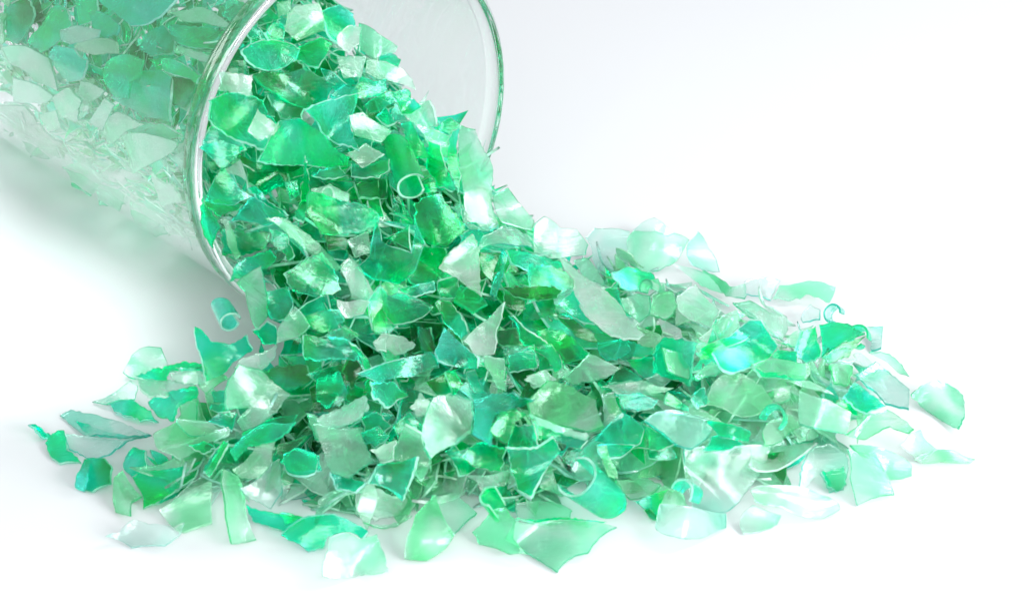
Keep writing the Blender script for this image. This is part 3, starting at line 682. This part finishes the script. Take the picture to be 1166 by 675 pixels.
tum.rotation_euler = (0, 0, -PSI)
tum['label'] = 'clear glass tumbler lying on its side, spilling green plastic flakes'; tum['category'] = 'glass tumbler'
# one skin of glass, cut into two open pieces that meet edge to edge: the wall with its base, and the fire-polished lip
inner = [(-0.45, RI), (-1.2, RI), (-4, RI), (-8, RI), (-LT + 1.4, RI), (-LT + 1.0, RI - .5), (-LT + .9, 2.5), (-LT + .9, 0.0005)]
outer = [(-LT, 0.0005), (-LT, 1.5), (-LT, RO - .5), (-LT + .15, RO - .12), (-LT + .6, RO), (-8, RO), (-4, RO), (-1.2, RO), (-0.45, RO)]
lathe('wall', outer, GLASS, tum, closed=False)
lathe('inside_wall', inner, GLASS, tum, closed=False)
lip = [(-0.45, RO)]
rm = (RO + RI) / 2 + 0.01
n_ = 22; a_, b_ = 0.235, 0.155
for i in range(n_ + 1):
    t_ = math.radians(148) - math.radians(296) * i / n_
    lip.append((-0.235 + a_ * math.cos(t_), rm + b_ * math.sin(t_)))
lip.append((-0.45, RI))
lathe('lip', lip, LIP, tum, n=200, closed=False)

# ------------------------------------------------------------------ flakes
def stack_offset(level): return 0.12 + 0.26 * level
def place_object(name, P, tris, tint, th, nref, step=None):
    """P in cm, world; the object's origin sits at the middle of the piece"""
    c = P.mean(0)
    V, F, mi, sm = shell((P - c) * CM, tris, th * CM, nref)
    me = mesh_from(name, V, F, mi, sm, (MATS if rng.uniform() < (0.2 if tint in 'pcy' else 0.7) else MATS_CLEAN)[tint])
    o = link(bpy.data.objects.new(name, me)); o.location = Vector(c) * CM
    return o
def clear_of_table(P, rays, T):
    """slide along the lines of sight until nothing is below the table"""
    for _ in range(12):
        low = (P[:, 2]).min()
        if low >= 0.03: break
        T = T * (1 - (0.03 - low) / (-(D_[2])) / 45.0 * 1.05)
        P = O_ + rays * T[:, None]
    return P, T

def build_flake(poly, tint, level, how, r):
    step = 9.0 if tint != 'x' else 9
    ol = outline(poly, 3.6, r.uniform(0.25, 0.95) * (0.6 if tint in 'pcy' else 1.0), r)
    V2, tris = tri_fill(ol, 8.5)
    if not tris: return None
    c2 = V2.mean(0); ext = max(np.ptp(V2, axis=0)); sz = ext / 52.4
    rays = np.array([ray(*p) for p in V2]); cr = ray(*c2)
    # gentle curl about an axis in the picture of the flake, plus a second fine one
    a = r.uniform(0, math.pi); q = (V2 - c2) @ np.array([math.cos(a), math.sin(a)]) / 52.4
    w = (V2 - c2) @ np.array([-math.sin(a), math.cos(a)]) / 52.4
    kb = r.choice([-1, 1, 1]) * r.uniform(0.25, 0.85) / max(sz, .6)
    bend = kb * q * q + 0.10 * r.normal() * q * w / max(sz, .6) + 0.025 * np.sin(q * 5 + r.uniform(0, 6)) + 0.02 * np.sin(w * 6 + r.uniform(0, 6))
    if r.uniform() < 0.6:                                      # a crease across the piece
        ca = r.uniform(0, math.pi); cq = (V2 - c2) @ np.array([math.cos(ca), math.sin(ca)]) / 52.4 - r.uniform(-.25, .25) * sz
        bend = bend + r.choice([-1, 1]) * r.uniform(.2, .7) * np.sqrt(cq * cq + 0.003)
    bend -= bend.mean()
    if how == 'j':
        T = []
        rad = RI - 0.10 - 0.11 * (3 - level)
        for p in V2:
            h, ok = wall_hit(p[0], p[1], rad)
            T.append(np.linalg.norm(h - O_))
        T = np.array(T) + np.minimum(bend - bend.min(), 0.6) * 0.9
        P = O_ + rays * T[:, None]
        nrm = -cr
    else:
        base = surf_hit(*c2)
        ns = hnorm(base[0], base[1])
        if how == 'f': n = ns * 1.0 + -cr * 0.35 + r.normal(size=3) * 0.07
        elif how == 'u':
            n = -cr * 1.0 + ns * 0.15 + r.normal(size=3) * 0.20
        else: n = ns * 0.75 + -cr * 0.75 + r.normal(size=3) * 0.30
        n /= np.linalg.norm(n)
        if n @ -cr < 0.5: n = n - cr * 0.5; n /= np.linalg.norm(n)
        off = stack_offset(level) if how != 'f' else 0.05 + 0.12 * level
        c = base - cr * off
        t = ((c - O_) @ n) / (rays @ n)
        T = t - bend
        P = O_ + rays * T[:, None]
        P, T = clear_of_table(P, rays, T)
        if how == 'f' and foot_dist(base[0], base[1]) < 1.3:      # let it down until a corner or edge touches the table
            for _ in range(12):
                gap = P[:, 2].min() - 0.03
                if gap < 0.01: break
                T = T * (1 + gap / (-D_[2]) / 45.0 * 0.9); P = O_ + rays * T[:, None]
        nrm = n
    return P, tris, nrm

DUMMY = 0
recs = []
x0 = y0 = 0; k = 1
for ln in FLAKES.strip().split('\n'):
    if ln[0] == '@':
        _, x0, y0, k = ln.split(); x0, y0, k = float(x0), float(y0), float(k); continue
    spec, pts, lab = ln.split('|')
    poly = [(x0 + float(a.split(',')[0]) / k, y0 + float(a.split(',')[1]) / k) for a in pts.split()]
    full, ref = (lab.split(';') + [''])[:2] if lab else ('', '')
    recs.append(dict(tint=spec[0], level=int(spec[1]), how=spec[2], poly=poly, label=full.strip(), ref=ref.strip()))

def pname(tint, n): return {'p': 'pale_flake', 'c': 'clear_flake', 'y': 'yellow_green_flake', 'w': 'frosted_flake', 'g': 'green_flake', 't': 'turquoise_flake', 'e': 'dark_green_flake'}[tint]
things = []
for i, rc in enumerate(recs):
    r = np.random.default_rng(1000 + i)
    res = build_flake(rc['poly'], rc['tint'], rc['level'], rc['how'], r)
    if res is None: print('skip', i); continue
    P, tris, nrm = res
    o = place_object('plastic_flake', P, tris, rc['tint'], 0.05 + 0.012 * (rc['tint'] in 'gte'), nrm)
    pp = np.array(rc['poly']); ar = 0.5 * abs(np.dot(pp[:, 0], np.roll(pp[:, 1], 1)) - np.dot(pp[:, 1], np.roll(pp[:, 0], 1)))
    things.append(dict(o=o, c=pp.mean(0), area=ar, nc=len(pp), tint=rc['tint'], label=rc['label'], ref=rc['ref'], how=rc['how']))

for i, ln in enumerate(ROLLS.strip().split('\n')):
    a, lab = ln.split('|'); t = a.split()
    x1, y1, x2, y2, rp, arc, st = map(float, t[:7]); tint, level, how = t[7][0], int(t[7][1]), t[7][2]
    full, ref = lab.split(';')
    r = np.random.default_rng(5000 + i)
    base = surf_hit(x1, y1); cr = ray(x1, y1); sc = np.linalg.norm(base - O_) / F_
    # open end faces the camera and a little along the drawn axis
    right = np.array([1., 0, 0]); axis2 = (right * (x2 - x1) - U_ * (y2 - y1)) * sc
    Lp = np.linalg.norm(axis2); axis = axis2 / (Lp + 1e-9) * 0.62 + cr * 0.78; axis /= np.linalg.norm(axis)
    R = rp * sc; e1 = np.cross(axis, [0, 0, 1.]); e1 /= np.linalg.norm(e1); e2 = np.cross(e1, axis)
    c = base - cr * stack_offset(level)
    c[2] = max(c[2], R + 0.05)
    na, nl = 22, 6; V = []; T = []
    Lx = max(Lp * 1.6, R * 0.5)
    for u_ in range(na + 1):
        th = math.radians(st + arc * u_ / na)
        R_ = R * (1 - 0.16 * u_ / na)
        for w_ in range(nl + 1):
            f = w_ / nl
            l = (f - 0.0) * Lx * (1 - 0.45 * abs(u_ / na - .5)) + 0.03 * R * math.sin(u_ * 0.9 + i)
            V.append(c + axis * l + (e1 * math.cos(th) + e2 * math.sin(th)) * R_ * (1 - 0.15 * f))
    for u_ in range(na):
        for w_ in range(nl):
            a_ = u_ * (nl + 1) + w_; b_ = a_ + nl + 1
            T += [(a_, b_, b_ + 1), (a_, b_ + 1, a_ + 1)]
    V = np.array(V); V[:, 2] += max(0, 0.03 - V[:, 2].min())
    o = place_object('curled_flake', V, T, tint, 0.045, -cr)
    things.append(dict(o=o, c=np.array([x1, y1]), area=4 * rp * rp, nc=0, tint=tint, label=full.strip(), ref=ref.strip(), how=how))

# labels for the flakes without one of their own: size, tint, outline and where they lie among the named ones
refs = [(t['c'], t['ref']) for t in things if t['ref']]
def rel(d):
    a = math.degrees(math.atan2(-d[1], d[0])) % 360
    return ['right of', 'above and right of', 'above', 'above and left of', 'left of', 'below and left of', 'below', 'below and right of'][int((a + 22.5) // 45) % 8]
used = {t['label'] for t in things if t['label']}
WORD = {k_: w_[2] for k_, w_ in TINTS.items()}
for t in things:
    t['o']['category'] = 'plastic flake'; t['o']['group'] = 'green plastic flakes spilled from the tumbler'
    lab = t['label']
    if not lab:
        size = 'tiny' if t['area'] < 260 else 'small' if t['area'] < 600 else 'medium' if t['area'] < 1300 else 'large'
        corners = {3: 'three-cornered', 4: 'four-sided', 5: 'five-sided'}.get(t['nc'], 'many-sided')
        near = sorted(refs, key=lambda q: np.linalg.norm(q[0] - t['c']))
        n0, n1 = near[0], near[1]
        cands = ['%s %s flake %s the %s' % (size, WORD[t['tint']], rel(t['c'] - n0[0]), n0[1]),
                 '%s %s %s flake %s the %s' % (size, corners, WORD[t['tint']], rel(t['c'] - n0[0]), n0[1]),
                 '%s %s flake between the %s and the %s' % (size, WORD[t['tint']], n0[1], n1[1]),
                 '%s flake %s the %s' % (WORD[t['tint']], rel(t['c'] - n1[0]), n1[1]),
                 '%s %s flake %s the %s' % (corners, WORD[t['tint']], rel(t['c'] - near[2][0]), near[2][1])]
        for c_ in cands:
            if c_ not in used and len(c_.split()) <= 16: lab = c_; break
        else: lab = cands[1]; print('dup label', lab)
    used.add(lab); t['o']['label'] = lab

# ------------------------------------------------------------------ the countless flakes underneath: one mass in the tumbler, one on the table
def rand_poly(r):
    n = r.integers(3, 6); a = np.sort(r.uniform(0, 2 * math.pi, n) * 0.35 + np.arange(n) * 2 * math.pi / n)
    rad = r.uniform(0.45, 1.0, n) * 0.85
    return np.stack([rad * np.cos(a) * r.uniform(.8, 1.35), rad * np.sin(a) * (r.uniform(.55, 1.0) if r.uniform() < .72 else r.uniform(.22, .4))], 1)
PROT = []
for i in range(40):
    r = np.random.default_rng(300 + i)
    ol = outline(rand_poly(r), 0.22, 0.018, r); V2, tris = tri_fill(ol, 0.28)
    q = V2[:, 0]; w_ = V2[:, 1]; kb = r.uniform(-.9, .9)
    z = kb * q * q + 0.2 * r.normal() * q * w_ + 0.03 * np.sin(q * 5 + i); z -= z.mean()
    P = np.stack([q, w_, z], 1); V, F, mi, sm = shell(P, tris, 0.045, np.array([0, 0, 1.]))
    PROT.append((V, F, np.array(mi), sm))
KEYS = list('pcywgte')
def frame_from(n, r):
    n = n / np.linalg.norm(n); a = np.cross(n, r.normal(size=3)); a /= np.linalg.norm(a)
    return np.stack([a, np.cross(n, a), n], 1)
def mass(name, label, samples):
    V = []; F = []; MI = []; SM = []; n0 = 0
    for (c, n, sc, key, r) in samples:
        v, f, mi, sm = PROT[r.integers(len(PROT))]
        w = (frame_from(n, r) @ (v * sc).T).T + c
        lo = w[:, 2].min()
        if lo < 0.03: w[:, 2] += 0.03 - lo
        V.append(w); F += [tuple(a + n0 for a in q) for q in f]; MI.append(mi + 2 * KEYS.index(key)); SM += sm; n0 += len(v)
    mats = [m for k_ in KEYS for m in MATS[k_]]
    me = mesh_from(name, np.concatenate(V) * CM, F, np.concatenate(MI), SM, mats)
    o = link(bpy.data.objects.new(name, me)); o['kind'] = 'stuff'; o['label'] = label; o['category'] = 'plastic flakes'
    print(name, len(samples), 'pieces', len(F), 'faces'); return o
r = np.random.default_rng(77)
sm_ = []
lo, hi = FOOT.min(0), FOOT.max(0)
n_try = 0
while n_try < 5400:                                            # heap outside the tumbler
    n_try += 1
    x, y = r.uniform(lo[0], hi[0]), r.uniform(lo[1], hi[1])
    s, u = su(x, y); d = foot_dist(x, y)
    if s < 0.5 or (d < (1.4 if y < -4.5 else 0.5) and hgt(x, y) < 1.3): continue
    h = hgt(x, y)
    if h < 0.25 and y > -4: continue
    if h < 0.1 or (s < 2.5 and abs(u) > 3.1) or (s < 1.0 and abs(u) > 2.6): continue
    back = u > 1.2 and y > -4                                  # the far rim of the heap: only flat-lying pieces
    if back: h -= 0.35
    if x > 2 and r.uniform() < 0.45: continue
    depth = (0.26 if h > 1.3 and x < 3 else 0.42) + r.uniform(0, 1) ** 1.0 * min(h, 2.0)
    z = h - depth
    if z < 0.03: 
        if r.uniform() < 0.5: continue
        z = 0.05
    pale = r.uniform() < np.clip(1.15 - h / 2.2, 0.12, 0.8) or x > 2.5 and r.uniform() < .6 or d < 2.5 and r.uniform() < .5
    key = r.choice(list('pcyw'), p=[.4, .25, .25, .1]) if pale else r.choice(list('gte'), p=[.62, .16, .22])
    if depth > 0.75 and h > 1.3 and x < 3.5 and r.uniform() < 0.75: key = 'e'  # buried pieces coloured dark to deepen the shade in the gaps
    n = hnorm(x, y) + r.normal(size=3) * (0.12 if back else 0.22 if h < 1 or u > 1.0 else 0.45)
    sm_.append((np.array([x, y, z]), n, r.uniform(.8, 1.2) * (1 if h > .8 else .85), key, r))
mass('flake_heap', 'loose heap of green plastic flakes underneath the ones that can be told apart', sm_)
sm_ = []
for i in range(3000):                                          # load inside the tumbler
    s = r.uniform(-LT + 1.8, 0.8); ang = r.uniform(0, 2 * math.pi)
    wallside = r.uniform() < 0.45
    if wallside: rad = RI - (r.uniform(0.62, 0.95) if math.radians(50) < ang < math.radians(212) else r.uniform(0.12, 0.40))
    elif r.uniform() < 0.6: rad = RI - r.uniform(0.6, 1.5)
    else: rad = (RI - 0.7) * math.sqrt(r.uniform())
    u, z = rad * math.cos(ang), rad * math.sin(ang) + 4.12
    c = MC + AX * s + UX * u; top = hgt(c[0], c[1]) - (0.6 if u < 1 else 1.0)
    if z > top: 
        if r.uniform() < 0.35: z = top - r.uniform(0, .8)
        else: continue
    if s < 0 and math.hypot(u, z - 4.12) > RI - (0.1 if wallside else 0.5): continue
    c[2] = z
    radial = UX * math.cos(ang) + np.array([0, 0, math.sin(ang)])
    n = radial * (4.0 if wallside else 0.9) + r.normal(size=3) * 0.22 + (hnorm(c[0], c[1]) if z > top - .8 and not wallside else 0)
    key = r.choice(KEYS, p=[.04, .02, .03, .01, .5, .18, .22]) if math.pi * .15 < ang < math.pi * .97 else r.choice(KEYS, p=[.25, .06, .16, .13, .25, .07, .08])  # lower pieces picked paler, standing in for the reflection on the wall
    if not wallside and r.uniform() < (0.75 if rad < RI - 1.0 else 0.3): key = 'e'  # inner pieces coloured dark as shade within the load
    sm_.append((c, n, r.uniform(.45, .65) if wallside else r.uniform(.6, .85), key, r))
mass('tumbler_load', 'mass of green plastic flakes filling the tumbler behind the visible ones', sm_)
